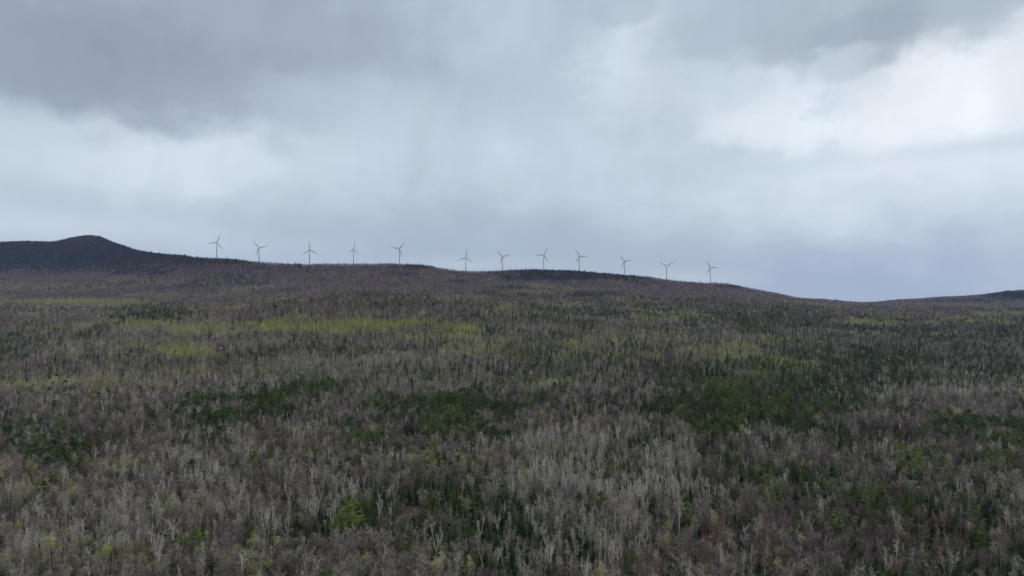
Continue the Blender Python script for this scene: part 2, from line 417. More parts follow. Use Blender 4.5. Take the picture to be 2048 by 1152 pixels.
# ------------------------------------------------------------------ where each kind of tree grows
# stands: photo column and row of the middle of the stand, half width, half height, how strongly, and which kinds
STANDS = [
    # conifers
    (880, 1085, 340, 80, .85, 'spruce'), (960, 1010, 260, 40, .5, 'spruce'), (720, 1110, 120, 60, .6, 'spruce'), (1130, 985, 240, 45, .30, 'spruce'), (1330, 915, 200, 70, .42, 'spruce'), (1560, 900, 260, 70, .40, 'spruce'),
    (1500, 800, 300, 70, .75, 'spruce'), (1750, 745, 340, 45, .78, 'spruce'), (1930, 700, 200, 30, .5, 'spruce'), (1500, 700, 200, 40, .32, 'spruce'),
    (1380, 1010, 130, 60, .38, 'spruce'), (1900, 1000, 120, 70, .3, 'spruce'), (1620, 980, 220, 60, .32, 'spruce'), (1850, 900, 150, 60, .3, 'spruce'),
    (320, 640, 95, 24, .75, 'spruce'), (225, 662, 110, 18, .6, 'spruce'), (30, 685, 60, 30, .65, 'spruce'), (140, 665, 130, 12, .35, 'spruce'), (640, 700, 160, 16, .3, 'spruce'),
    (760, 595, 110, 10, .55, 'spruce'), (1090, 700, 160, 60, .25, 'spruce'), (1180, 590, 60, 8, .6, 'spruce'), (1330, 620, 200, 18, .4, 'spruce'), (1580, 640, 160, 22, .3, 'spruce'),
    (1740, 640, 60, 10, .55, 'spruce'), (1900, 660, 240, 14, .5, 'spruce'), (1050, 640, 160, 14, .3, 'spruce'), (700, 870, 500, 90, .10, 'spruce'), (300, 1000, 300, 120, .07, 'spruce'),
    (290, 950, 60, 30, .35, 'spruce'), (420, 960, 80, 40, .3, 'spruce'),
    (390, 850, 95, 42, .4, 'pine'), (480, 808, 90, 30, .32, 'pine'), (615, 783, 70, 34, .4, 'pine'), (540, 810, 40, 26, .4, 'pine'), (880, 845, 170, 56, .40, 'pine'), (960, 810, 110, 34, .32, 'pine'),
    (710, 870, 40, 22, .6, 'pine'), (1500, 800, 170, 60, .36, 'pine'), (1420, 830, 80, 40, .35, 'pine'), (1830, 935, 60, 45, .5, 'pine'), (1930, 870, 80, 40, .35, 'pine'), (2010, 880, 50, 40, .4, 'pine'),
    (60, 880, 70, 40, .4, 'pine'), (130, 920, 50, 40, .45, 'pine'), (1130, 745, 90, 30, .35, 'pine'), (1080, 695, 70, 16, .35, 'pine'), (1700, 800, 90, 25, .3, 'pine'), (1040, 700, 30, 20, .4, 'pine'),
    # leafing aspens
    (340, 657, 190, 14, .97, 'leaf'), (480, 653, 90, 10, .9, 'leaf'), (630, 648, 110, 14, .96, 'leaf'), (780, 655, 170, 15, .96, 'leaf'), (900, 668, 80, 12, .8, 'leaf'), (400, 706, 80, 16, .9, 'leaf'), (320, 690, 100, 12, .4, 'leaf'),
    (170, 605, 130, 6, .8, 'leaf'), (310, 590, 60, 4, .6, 'leaf'), (1090, 650, 90, 10, .35, 'leaf'), (1010, 620, 40, 8, .45, 'leaf'), (1330, 690, 180, 22, .5, 'leaf'), (1180, 705, 200, 26, .4, 'leaf'),
    (1420, 705, 120, 18, .5, 'leaf'), (1600, 680, 60, 14, .35, 'leaf'), (920, 700, 70, 14, .45, 'leaf'), (1080, 770, 110, 16, .2, 'leaf'), (1740, 645, 70, 9, .6, 'leaf'), (1910, 643, 180, 7, .45, 'leaf'), (2010, 628, 60, 5, .5, 'leaf'), (1300, 640, 90, 8, .45, 'leaf'),
    (1560, 735, 60, 14, .3, 'leaf'), (90, 770, 140, 34, .38, 'leaf'), (270, 770, 110, 14, .45, 'leaf'), (320, 740, 120, 14, .3, 'leaf'), (230, 945, 45, 22, .6, 'leaf'), (120, 985, 110, 40, .35, 'leaf'),
    (60, 1090, 110, 60, .25, 'leaf'), (210, 1110, 90, 45, .32, 'leaf'), (480, 1115, 80, 30, .4, 'leaf'), (870, 920, 45, 14, .5, 'leaf'), (1190, 960, 90, 22, .4, 'leaf'), (640, 870, 60, 14, .3, 'leaf'), (340, 1010, 80, 25, .3, 'leaf'),
    (330, 560, 130, 8, .25, 'leaf'), (1050, 585, 60, 5, .35, 'leaf'), (80, 575, 160, 10, .22, 'leaf'),
    # birches
    (1200, 965, 190, 40, .7, 'birch'), (1130, 890, 110, 26, .62, 'birch'), (1180, 1060, 160, 70, .6, 'birch'), (1350, 930, 60, 50, .55, 'birch'), (400, 1000, 260, 70, .32, 'birch'), (120, 1070, 200, 80, .45, 'birch'), (440, 690, 60, 14, .4, 'birch'),
    (1950, 775, 130, 22, .6, 'birch'), (1800, 790, 110, 20, .45, 'birch'), (540, 930, 160, 30, .3, 'birch'), (430, 880, 70, 18, .35, 'birch'), (340, 780, 160, 30, .3, 'birch'), (100, 800, 120, 30, .3, 'birch'), (1000, 880, 200, 30, .25, 'birch'), (880, 720, 160, 20, .25, 'birch'),
    # far hills
    (170, 505, 260, 38, .995, 'spruce'), (-40, 505, 200, 38, .99, 'spruce'), (340, 514, 140, 11, .95, 'spruce'), (420, 521, 80, 8, .8, 'spruce'), (280, 540, 70, 9, .55, 'spruce'), (1130, 549, 130, 13, .97, 'spruce'), (1250, 552, 70, 5, .85, 'spruce'),
    (840, 531, 60, 6, .75, 'spruce'), (1010, 541, 40, 4, .6, 'spruce'), (470, 524, 40, 6, .5, 'spruce'), (2040, 590, 80, 9, .95, 'spruce'), (1960, 600, 110, 6, .35, 'spruce'), (1350, 610, 60, 6, .3, 'spruce'), (1200, 590, 50, 7, .5, 'spruce'), (1465, 572, 40, 4, .6, 'spruce'),
]
RED = [(1700, 1085, 380, 80, .55), (620, 1020, 260, 60, .2), (200, 760, 300, 60, .3), (500, 860, 180, 60, .2), (700, 620, 420, 28, .45), (1400, 760, 200, 30, .25), (1820, 860, 150, 40, .3), (100, 890, 200, 50, .35), (1320, 720, 120, 20, .3)]

def project(x, y, z):
    return 1024 + F * x / y, HY - F * (z - CZ) / y

def kind_weights(px, py, x, y, far):
    n = len(px)
    w = np.zeros((5, n))
    w[0] = .54; w[1] = .15; w[2] = .18; w[3] = .022; w[4] = .07
    w[1] = np.where(far > 1400, .05, w[1]); w[2] = np.where(far > 1400, np.where(far > 2900, .045, .11), w[2]); w[3] = np.where(far > 1400, .012, w[3]); w[4] = np.where(far > 1400, .03, w[4])
    big = fbm(x / 260.0, y / 420.0, 81, 3); w[2] += np.where(far > 1900, np.clip((big - .58) * 5, 0, .5) * np.where(far > 3000, .7, 1), 0); big2 = fbm(x / 200.0, y / 300.0, 83, 3); w[4] += np.where(far > 1500, np.clip((big2 - .6) * 3, 0, .3) * (far < 3200), 0)
    w[2] = np.where(far < 2600, np.interp(px, [0, 550, 800, 1150, 1350, 2048], [.20, .22, .36, .40, .58, .58]) * np.interp(far, [300, 1500, 2600], [1, 1, .45]), w[2])
    w[2] *= np.where((px < 900) & (far > 700), .7, 1.0)
    wob = fbm(x / 60.0, y / 60.0, 21, 3) - .5
    wob2 = fbm(x / 25.0, y / 25.0, 27, 2) - .5
    for sx, sy, rx, ry, st, k in STANDS:
        d = ((px - sx) / rx) ** 2 + ((py - sy) / ry) ** 2
        fw = np.where(far > 4300, .12, np.where(far > 2800, .45, 1.0)); m = np.clip(1.25 - d + (wob * 3.0 + wob2 * 2.0) * fw, 0, 1) * st
        if not m.any(): continue
        ki = KINDS.index(k)
        w *= (1 - m); w[ki] += m
    # clumps
    cl = fbm(x / 38.0, y / 38.0, 31, 2)
    w[2] *= np.clip((cl - .30) * 3.5, .25, 1.8); cl = fbm(x / 30.0, y / 30.0, 37, 2); w[1] *= np.clip((cl - .3) * 3.5, .25, 1.8)
    cl = fbm(x / 45.0, y / 45.0, 41, 2); w[3] *= np.clip((cl - .3) * 3.5, .2, 1.8); cl = fbm(x / 34.0, y / 34.0, 43, 2); w[4] *= np.clip((cl - .3) * 3.5, .25, 1.8)
    return w / w.sum(0)

# clearings (photo column, row, metres across, metres deep towards the viewer)
SHED = at(442, 700, 700, 1600); GRAVEL = at(1062, 742, 600, 1500)
CLEAR = [(*SHED[:2], 5, 5, 26), (*GRAVEL[:2], 6, 5, 40)]

def scatter():
    X = []; Y = []
    for y0, y1, sp in ((235, 520, 4.0), (520, 760, 4.3), (760, 1100, 4.8), (1100, 1600, 5.5), (1600, 2600, 6.8), (2600, 3600, 7.6), (3600, 4500, 8.0), (4500, 6000, 7.8)):
        ext = .86 * y1
        gx, gy = np.meshgrid(np.arange(-ext, ext, sp), np.arange(y0, y1, sp))
        gx = gx + rng.uniform(-.46, .46, gx.shape) * sp; gy = gy + rng.uniform(-.46, .46, gy.shape) * sp
        k = np.abs(gx) < .84 * gy + 12
        X.append(gx[k]); Y.append(gy[k])
    X = np.concatenate(X); Y = np.concatenate(Y)
    keep = np.ones(len(X), bool)
    for cx, cy, hw, back, front in CLEAR:
        u = (X - cx) * 1.0 - (Y - cy) * cx / cy; keep &= ~((np.abs(u) < hw) & (Y - cy < back) & (cy - Y < front))
    # small gaps in the forest
    keep &= fbm(X / 22.0, Y / 22.0, 51, 2) > .24
    X = X[keep]; Y = Y[keep]; Z = ground_z(X, Y)
    # leave out what nearer slopes hide
    cols = np.arange(-250, 2301, 6.0); ys = np.concatenate([np.arange(240, 2000, 10.0), np.arange(2000, 6100, 20.0)])
    CC, YYY = np.meshgrid(cols, ys, indexing='ij'); zz = ground_z((CC - 1024) / F * YYY, YYY)
    row = np.minimum.accumulate(HY - F * (zz + 6.0 - CZ) / YYY, axis=1)
    px, _ = project(X, Y, Z); ptop = HY - F * (Z + 15.0 - CZ) / Y
    iu = np.clip(((px - cols[0]) / 6).round().astype(int), 0, len(cols) - 1); iv = np.clip(np.searchsorted(ys, Y - 25) - 1, 0, len(ys) - 1)
    vis = ptop < row[iu, iv] + 2.5
    return X[vis], Y[vis], Z[vis]

X, Y, Z = scatter()
PX, PY = project(X, Y, Z + 7.0)
W = kind_weights(PX, PY, X, Y, Y)
cum = np.cumsum(W, 0); K = (rng.uniform(size=len(X))[None] > cum).sum(0).clip(0, 4)
n = len(X)
S = np.clip(rng.normal(.88, .17, n), .5, 1.35)
S = np.where(K == 2, np.clip(rng.normal(.95, .26, n), .4, 1.6), S)
S = np.where(K == 3, np.clip(rng.normal(.9, .16, n), .55, 1.25), S)
stand_h = .78 + .5 * fbm(X / 90.0, Y / 90.0, 61, 2)
S = S * np.where((K == 2) | (K == 3), 1.0, stand_h)
S = np.where((Y > 3300) & (K == 2), S * rng.uniform(.65, 1.25, n), np.where(Y > 3300, S * rng.uniform(.75, 1.1, n), S))
for (cx, cy, hw, back, front), hold in zip(CLEAR, (.42, .6)):      # young growth in front of the clearings
    u = X - Y * cx / cy; q = (np.abs(u) < hw + 4) & (cy - Y > 0) & (cy - Y < 200); S = np.where(q, S * hold, S)
WID = S * rng.uniform(.85, 1.25, n) * np.where(K == 0, 1.22, np.where(K == 4, 1.1, 1.0))
ROT = rng.uniform(0, 2 * pi, n)
red = np.zeros(n)
for sx, sy, rx, ry, st in RED:
    red = np.maximum(red, st * np.clip(1.3 - ((PX - sx) / rx) ** 2 - ((PY - sy) / ry) ** 2, 0, 1))
TINT = np.clip(.55 * fbm(X / 55.0, Y / 55.0, 71, 3) + rng.normal(0, .22, n) + .12, 0, 1)
TINT = np.where(K == 0, np.clip(TINT * .9 + red * .6 + np.clip((Y - 1300) / 1300, 0, 1) * (.16 + .5 * (fbm(X / 330.0, Y / 500.0, 91, 3) - .4)), 0, 1), TINT)  # further bare crowns tinted darker: cloud shade on the hills put into colour
bright = np.clip(1.2 - ((PX - 720) / 300) ** 2 - ((PY - 652) / 24) ** 2, 0, 1) + np.clip(1.2 - ((PX - 400) / 100) ** 2 - ((PY - 706) / 22) ** 2, 0, 1)
TINT = np.where(K == 4, np.clip(TINT * np.where(Y < 750, .5, .75) + bright * .7, 0, 1), TINT)
TINT = np.where(K == 3, np.clip(TINT + np.where((np.abs(PX - 1470) < 160), .15, 0), 0, 1), TINT)
TINT = np.where((K == 2) & (Y > 3300), TINT * .3, TINT)
TINT = np.where((K == 0) & (PX > 1620) & (Y > 3000), TINT * .55, TINT)  # far right hill tinted paler, its thicker haze put into the colour
TINT = np.maximum(TINT, .002)

# the single trees that stand out in the photograph: column and row of the foot, height in photo pixels, kind, shape
FEATURE = [
    (705, 1096, 100, 'pine', 1), (676, 1110, 80, 'pine', 3), (1735, 1035, 66, 'pine', 0), (1838, 975, 78, 'pine', 1), (1806, 950, 66, 'pine', 4), (1376, 1068, 62, 'pine', 2), (1548, 1040, 52, 'pine', 2),
    (135, 940, 48, 'pine', 4), (115, 875, 40, 'pine', 1), (40, 875, 44, 'pine', 3), (392, 806, 32, 'pine', 0), (508, 778, 27, 'pine', 2), (606, 792, 42, 'pine', 4), (632, 790, 38, 'pine', 1),
    (865, 765, 30, 'pine', 0), (945, 892, 44, 'pine', 3), (915, 888, 40, 'pine', 1), (865, 920, 38, 'pine', 4), (715, 900, 44, 'pine', 1), (2030, 912, 52, 'pine', 4), (1760, 1010, 50, 'pine', 3), (1905, 990, 60, 'spruce', 3),
    (757, 1052, 60, 'birch', 4), (1432, 1146, 62, 'birch', 5), (447, 948, 40, 'birch', 4), (588, 950, 42, 'birch', 5), (348, 1110, 66, 'birch', 5), (1788, 960, 44, 'birch', 5), (640, 918, 36, 'birch', 4), (232, 1004, 34, 'birch', 4),
    (997, 1080, 54, 'birch', 5), (1242, 1100, 62, 'birch', 4), (1200, 1140, 86, 'birch', 1), (1356, 1085, 100, 'birch', 0), (2012, 1082, 74, 'birch', 2), (1640, 1050, 60, 'birch', 1), (960, 1090, 56, 'birch', 4), (28, 950, 38, 'birch', 4),
    (225, 968, 40, 'leaf', 0), (896, 938, 34, 'leaf', 2), (853, 930, 34, 'leaf', 0), (1055, 985, 50, 'leaf', 3), (415, 1096, 36, 'leaf', 4), (495, 1150, 50, 'leaf', 1), (215, 1150, 66, 'leaf', 2), (150, 1020, 48, 'leaf', 2),
]
fx, fy, fz, fk, fs, fv = [], [], [], [], [], []
for px, py, hp, k, v in FEATURE:
    x, y, z = at(px, py); fx.append(x); fy.append(y); fz.append(z); fk.append(KINDS.index(k)); fs.append(hp * y / F / .96 / BASE_H[k]); fv.append(v)
fx = np.array(fx); fy = np.array(fy)
keep = np.ones(n, bool)
for x, y, s, k in zip(fx, fy, fs, fk):          # room round each of them, and low growth in front
    keep &= ~(((X - x) ** 2 + (Y - y) ** 2) < (2.6 if k in (1,) else 3.6) ** 2)
    q = (np.abs(X - Y * x / y) < 2.4) & (y - Y > 0) & (y - Y < 18); keep &= ~(q & (rng.uniform(size=n) < .7))
VAR = np.full(n, -1)
ct = np.linspace(.74, 1, 400); fr_ = (ct * 97.31) % 1; bright_t = ct[(fr_ > .7) & (fr_ < .97)]
cat = lambda a, b: np.concatenate([a[keep], np.asarray(b)])
nf = len(fx)
X, Y, Z, K, S = cat(X, fx), cat(Y, fy), cat(Z, fz), cat(K, fk).astype(int), cat(S, fs)
WID = cat(WID, np.array(fs) * rng.uniform(.95, 1.1, nf)); ROT = cat(ROT, rng.uniform(0, 6.28, nf)); VAR = cat(VAR, fv).astype(int)
TINT = cat(TINT, np.where(np.array(fk) == 1, .98, np.where(np.array(fk) == 4, .75, np.where(np.array(fk) == 3, rng.choice(bright_t, nf), rng.uniform(.45, .8, nf)))))
isfeat = np.concatenate([np.zeros(keep.sum(), bool), np.ones(nf, bool)])
n = len(X)
VAR = np.where(VAR < 0, rng.integers(0, 1000, n), VAR)
HGT = S * np.array([BASE_H[k] for k in KINDS])[K]
PXF, PYF = project(X, Y, Z); PXT, PYT = project(X, Y, Z + HGT)
inframe = (PXF > -14) & (PXF < 2062) & (PYT < 1140)
APP = HGT / Y * inframe * (1 + 10 * isfeat)          # how large each shows in the picture

SINGLE = np.zeros(n, bool)
for k in range(5):
    idx = np.where((K == k) & inframe)[0]; idx = idx[np.argsort(-APP[idx])][:300]; SINGLE[idx] = True
print('trees', n, [int((K == k).sum()) for k in range(5)], 'near', int((Y < 700).sum()))

# ------------------------------------------------------------------ labels for the single trees
ORD = ['first', 'second', 'third', 'fourth', 'fifth', 'sixth', 'seventh', 'eighth', 'ninth', 'tenth', 'eleventh', 'twelfth']
TURB = [(433.4, 485, 21, 12, 3850), (518, 495.6, 79, -14, 3860), (619, 500, -5, 10, 3870), (707, 499, 7, 42, 4100), (799, 497.6, 40, -10, 3890), (931.6, 515, 6, 12, 3930), (1005, 513.3, 78, -16, 3960),
        (1087.5, 509.8, 26, 8, 4000), (1158.7, 512.7, 90, 14, 4030), (1249.3, 522.4, 82, -12, 4090), (1333, 532.4, 60, 6, 4140), (1420.4, 535.3, 90, 12, 4200)]
COLS = [(20, "left edge"), (95, "peak's left slope"), (180, "mountain peak"), (265, "peak's right slope"), (345, "ridge before turbines")]
COLS += [(t[0], f"{ORD[i]} turbine") for i, t in enumerate(TURB)]
COLS += [(1500, "ridge after turbines"), (1580, "falling ridge end"), (1655, "saddle's left lip"), (1730, "lowest saddle"), (1810, "right hill's foot"), (1900, "right hill"), (1975, "right hill's shoulder"), (2035, "right edge")]
ROWS = [(1152, 'at bottom edge'), (1105, 'near bottom edge'), (1060, 'a twelfth up'), (1020, 'a ninth up'), (985, 'a seventh up'),
        (945, 'a sixth up'), (905, 'a fifth up'), (860, 'a quarter up'), (800, 'a third up'), (740, 'above a third')]
def look(k, t, h):
    size = 'tall' if h > 1.18 * BASE_H[KINDS[k]] * (.85 if k in (2, 3) else 1) else ('small' if h < .8 * BASE_H[KINDS[k]] * (.85 if k in (2, 3) else 1) else '')
    col = {0: ('grey', 'brownish', 'reddish'), 1: ('grey-barked', 'pale', 'white-barked'), 2: ('blackish', 'dark green', 'olive'), 3: ('dark green', 'green', 'bright green'), 4: ('faintly green', 'yellow-green', 'lime green')}[k]
    c = col[0 if t < .36 else (1 if t < .6 else 2)]
    noun = {0: 'bare tree', 1: 'birch', 2: 'spruce', 3: 'pine', 4: 'leafing tree'}[k]
    return ' '.join(x for x in (size, c, noun) if x)
NUMW = {2: 'two', 3: 'three', 4: 'four', 5: 'five', 6: 'six', 7: 'seven', 8: 'eight', 9: 'nine'}
def make_labels():
    cells = {}
    for i in np.where(SINGLE)[0]:
        c = min(COLS, key=lambda q: abs(q[0] - PXT[i])); r = min(ROWS, key=lambda q: abs(q[0] - (PYF[i] * .5 + PYT[i] * .5)))
        cells.setdefault((look(K[i], TINT[i], HGT[i]), c[1], r[1]), []).append(i)
    out = {}
    for (lk, c, r), ids in cells.items():
        ids.sort(key=lambda i: PXT[i]); m = len(ids)
        for j, i in enumerate(ids):
            pre = ''
            if m == 2: pre = ('left', 'right')[j] + ' of two, '
            elif m > 2:
                w_ = 'leftmost' if j == 0 else 'rightmost' if j == m - 1 else 'middle' if m == 3 else f'{ORD[j] if j < 12 else "inner"}-from-left'
                pre = f'{w_} of {NUMW.get(m, "many")}, '
            out[i] = f"{pre}{lk} below the {c}, {r}"
    from collections import Counter
    print('cells', Counter(len(v) for v in cells.values()), 'longest', max(len(v.split()) for v in out.values()))
    return out
LABEL = make_labels()

# ------------------------------------------------------------------ build the trees
NAME = {'bare': 'bare_tree', 'birch': 'birch_tree', 'spruce': 'spruce_tree', 'pine': 'pine_tree', 'leaf': 'leafing_tree'}
GROUP = {'bare': 'bare hardwood trees of the near forest', 'birch': 'pale barked birches of the near forest', 'spruce': 'dark spruces of the near forest', 'pine': 'tall green pines of the forest', 'leaf': 'trees coming into yellow-green leaf'}
STUFF = {'bare': ('bare_woods', 'brown leafless hardwood forest covering the valley and hills'), 'birch': ('birch_woods', 'pale barked leafless trees scattered through the forest'),
         'spruce': ('spruce_woods', 'dark spruce stands in the forest and on the mountain'), 'pine': ('pine_woods', 'green pines scattered further back in the forest'),
         'leaf': ('leafing_woods', 'yellow-green bands of aspens coming into leaf')}

def instancer(name, protos):
    """geometry nodes: loose points carry copies of the near trees, the rest of the mesh passes through"""
    ng = bpy.data.node_groups.new(name, 'GeometryNodeTree')
    ng.interface.new_socket('Geometry', in_out='INPUT', socket_type='NodeSocketGeometry'); ng.interface.new_socket('Geometry', in_out='OUTPUT', socket_type='NodeSocketGeometry')
    N = ng.nodes; L = ng.links
    gi = N.new('NodeGroupInput'); go = N.new('NodeGroupOutput')
    def attr(nm, typ):
        a = N.new('GeometryNodeInputNamedAttribute'); a.data_type = typ; a.inputs['Name'].default_value = nm; return a.outputs['Attribute']
    sep = N.new('GeometryNodeSeparateGeometry'); sep.domain = 'POINT'; L.new(gi.outputs[0], sep.inputs['Geometry']); L.new(attr('pt', 'BOOLEAN'), sep.inputs['Selection'])
    mp = N.new('GeometryNodeMeshToPoints'); L.new(sep.outputs['Selection'], mp.inputs['Mesh'])
    g2 = N.new('GeometryNodeGeometryToInstance')
    for tr, cr in reversed(protos):
        j = N.new('GeometryNodeJoinGeometry')
        for o in (tr, cr):
            oi = N.new('GeometryNodeObjectInfo'); oi.transform_space = 'ORIGINAL'; oi.inputs['Object'].default_value = o; L.new(oi.outputs['Geometry'], j.inputs[0])
        L.new(j.outputs[0], g2.inputs[0])
    ip = N.new('GeometryNodeInstanceOnPoints'); L.new(mp.outputs[0], ip.inputs['Points']); L.new(g2.outputs[0], ip.inputs['Instance'])
    ip.inputs['Pick Instance'].default_value = True
    L.new(attr('var', 'INT'), ip.inputs['Instance Index'])
    e2r = N.new('FunctionNodeEulerToRotation'); L.new(attr('rot', 'FLOAT_VECTOR'), e2r.inputs[0]); L.new(e2r.outputs[0], ip.inputs['Rotation'])
    L.new(attr('scl', 'FLOAT_VECTOR'), ip.inputs['Scale'])
    jj = N.new('GeometryNodeJoinGeometry'); L.new(sep.outputs['Inverted'], jj.inputs[0]); L.new(ip.outputs[0], jj.inputs[0])
    L.new(jj.outputs[0], go.inputs[0])
    return ng

def spread_out(shapes, ids):
    """copies of the simple shapes for far trees, as one array"""
    Vs, Fs, Ms, Ts = [], [], [], []; off = 0
    for v, (bv, bf, bm) in enumerate(shapes):
        s = ids[VAR[ids] % len(shapes) == v]
        if not len(s): continue
        c, sn = np.cos(ROT[s]), np.sin(ROT[s]); w = WID[s]; h = S[s]
        x = (bv[None, :, 0] * c[:, None] - bv[None, :, 1] * sn[:, None]) * w[:, None] + X[s][:, None]
        y = (bv[None, :, 0] * sn[:, None] + bv[None, :, 1] * c[:, None]) * w[:, None] + Y[s][:, None]
        z = bv[None, :, 2] * h[:, None] + Z[s][:, None] - .15
        Vs.append(np.stack([x, y, z], -1).reshape(-1, 3)); nb = len(bv)
        Fs.append((bf[None] + (np.arange(len(s)) * nb)[:, None, None] + off).reshape(-1, 3)); off += nb * len(s)
        Ms.append(np.tile(bm, len(s))); Ts.append(np.repeat(TINT[s], nb))
    return np.concatenate(Vs), np.concatenate(Fs), np.concatenate(Ms), np.concatenate(Ts)

LOD1, LOD2 = 820.0, 1450.0
for k, kn in enumerate(KINDS):
    protos = PROTO[kn]; np_ = len(protos)
    meshes = []
    for (tv, tf, tm), (cv, cf, cm) in protos:
        meshes.append((mesh_np(NAME[kn] + '_trunk', tv, tf, [BARK[kn]]), mesh_np(NAME[kn] + '_crown', cv, cf, CROWN_MATS[kn], cm)))
    first = {}
    for i in np.where((K == k) & SINGLE)[0]:
        v = int(VAR[i] % np_)
        if v not in first:
            root = link(NAME[kn], None)
            tr = link('trunk', meshes[v][0], root); cr = link('crown', meshes[v][1], root)
            tag(root, '', 'tree', GROUP[kn]); first[v] = (root, tr, cr)
        else:
            r0, t0, c0 = first[v]
            root = r0.copy(); COL.objects.link(root)
            tr = t0.copy(); COL.objects.link(tr); tr.parent = root
            cr = c0.copy(); COL.objects.link(cr); cr.parent = root
        root['label'] = LABEL[i]
        root.location = (X[i], Y[i], Z[i] - .15); root.rotation_euler = (0, 0, ROT[i]); root.scale = (WID[i], WID[i], S[i])
        root.empty_display_size = .5
        tr['tint'] = float(TINT[i]); cr['tint'] = float(TINT[i])
    # everything else of the kind: one object
    rest = np.where((K == k) & ~SINGLE)[0]
    near = rest[Y[rest] < LOD1]; mid = rest[(Y[rest] >= LOD1) & (Y[rest] < LOD2)]; far = rest[Y[rest] >= LOD2]
    parts = [spread_out(s, ids) for s, ids in ((MID[kn], mid), (FAR[kn], far)) if len(ids)]
    Vs, Fs, Ms, Ts, off = [], [], [], [], 0
    for a, b, c, d in parts:
        Vs.append(a); Fs.append(b + off); Ms.append(c); Ts.append(d); off += len(a)
    nv = off
    ok = np.array([v in first for v in range(np_)]); order = [v for v in range(np_) if v in first]
    Vs.append(np.stack([X[near], Y[near], Z[near] - .15], -1)); Ts.append(TINT[near])
    tot = nv + len(near)
    pt = np.zeros(tot, bool); pt[nv:] = True
    var = np.zeros(tot, np.int32); var[nv:] = VAR[near] % len(order)
    rot = np.zeros((tot, 3), np.float32); rot[nv:, 2] = ROT[near]
    scl = np.ones((tot, 3), np.float32); scl[nv:, 0] = WID[near]; scl[nv:, 1] = WID[near]; scl[nv:, 2] = S[near]
    me = mesh_np(STUFF[kn][0], np.concatenate(Vs), np.concatenate(Fs), [BARK[kn]] + CROWN_MATS[kn], np.concatenate(Ms),
                 {'tint': ('FLOAT', 'POINT', np.concatenate(Ts).astype(np.float32)), 'pt': ('BOOLEAN', 'POINT', pt), 'var': ('INT', 'POINT', var), 'rot': ('FLOAT_VECTOR', 'POINT', rot), 'scl': ('FLOAT_VECTOR', 'POINT', scl)})
    o = link(STUFF[kn][0], me)
    tag(o, STUFF[kn][1], 'forest', kind='stuff')
    md = o.modifiers.new('copies', 'NODES'); md.node_group = instancer(STUFF[kn][0], [first[v][1:] for v in order])
    print(kn, 'tris', len(me.polygons), 'near copies', len(near))

# ------------------------------------------------------------------ wind turbines
M['paint'] = plain_mat('turbine_paint', (.29, .30, .31), .45, .06, .3)
def loft(rings):
    """closed rings of points -> triangles, with end caps"""
    V = [p for r in rings for p in r]; m = len(rings[0]); T = []
    for j in range(len(rings) - 1):
        for q in range(m):
            a = j * m + q; b = j * m + (q + 1) % m
            T += [(a, b, b + m), (a, b + m, a + m)]
    for q in range(1, m - 1): T.append((0, q + 1, q)); e = (len(rings) - 1) * m; T.append((e, e + q, e + q + 1))
    return V, T
def circ(r, n, f): return [f(r * math.cos(2 * pi * q / n), r * math.sin(2 * pi * q / n)) for q in range(n)]

TWH = 98.0
def tower_mesh():
    rings = [circ(r, 16, lambda a, b, z=z: (a, b, z)) for z, r in ((-10, 2.6), (0, 2.6), (.3, 2.35), (30, 2.2), (60, 1.9), (TWH - 10 - 2, 1.6))]
    return mesh_np('turbine_tower', *loft(rings), [M['paint']])
def nacelle_mesh():
    sec = lambda w, h, y, dz=0: [(-w, y, -h + dz), (-w * .7, y, -h * 1.15 + dz), (w * .7, y, -h * 1.15 + dz), (w, y, -h + dz), (w, y, h * .7 + dz), (w * .75, y, h + dz), (-w * .75, y, h + dz), (-w, y, h * .7 + dz)]
    rings = [sec(1.3, 1.3, -3.2), sec(1.9, 1.9, -2.4), sec(2.0, 2.0, 2), sec(1.9, 1.95, 6, .1), sec(1.3, 1.4, 8, .2)]
    return mesh_np('turbine_nacelle', *loft(rings), [M['paint']])
def hub_mesh():
    rings = [circ(r, 12, lambda a, b, y=y: (a, y, b)) for y, r in ((-3.2, 1.5), (-4.2, 1.75), (-5.4, 1.6), (-6.3, 1.0), (-6.8, .25))]
    return mesh_np('turbine_hub', *loft(rings), [M['paint']])
def blade_mesh():
    rings = []
    for z, ch, th, off in ((.8, 1.0, 1.0, 0), (3, 1.1, 1.0, 0), (9, 2.3, .7, .5), (14, 2.25, .5, .5), (25, 1.8, .34, .4), (38, 1.3, .24, .3), (47, .8, .15, .2), (50, .25, .06, .1)):
        rings.append([(ch * math.cos(t) + off, -4.6 + th * math.sin(t), z) for t in [2 * pi * q / 10 for q in range(10)]])
    return mesh_np('turbine_blade', *loft(rings), [M['paint']])
TM = dict(tower=tower_mesh(), nacelle=nacelle_mesh(), rotor_hub=hub_mesh(), blade=blade_mesh())
for m_ in TM.values(): m_.polygons.foreach_set('use_smooth', np.ones(len(m_.polygons), dtype=bool))
TL = ['nearest the dark mountain', 'standing second along the ridge', 'with one blade almost straight up', 'smallest looking, turned partly sideways', 'beside dark trees on the first rise', 'low in the dip of the ridge',
      'at the left end of the dark spruce crest', 'above the middle of the dark spruce crest', 'above the right end of the dark spruce crest', 'on the slope past the dark crest', 'with blades in a clear letter Y', 'at the far right end of the row']
proto_t = None
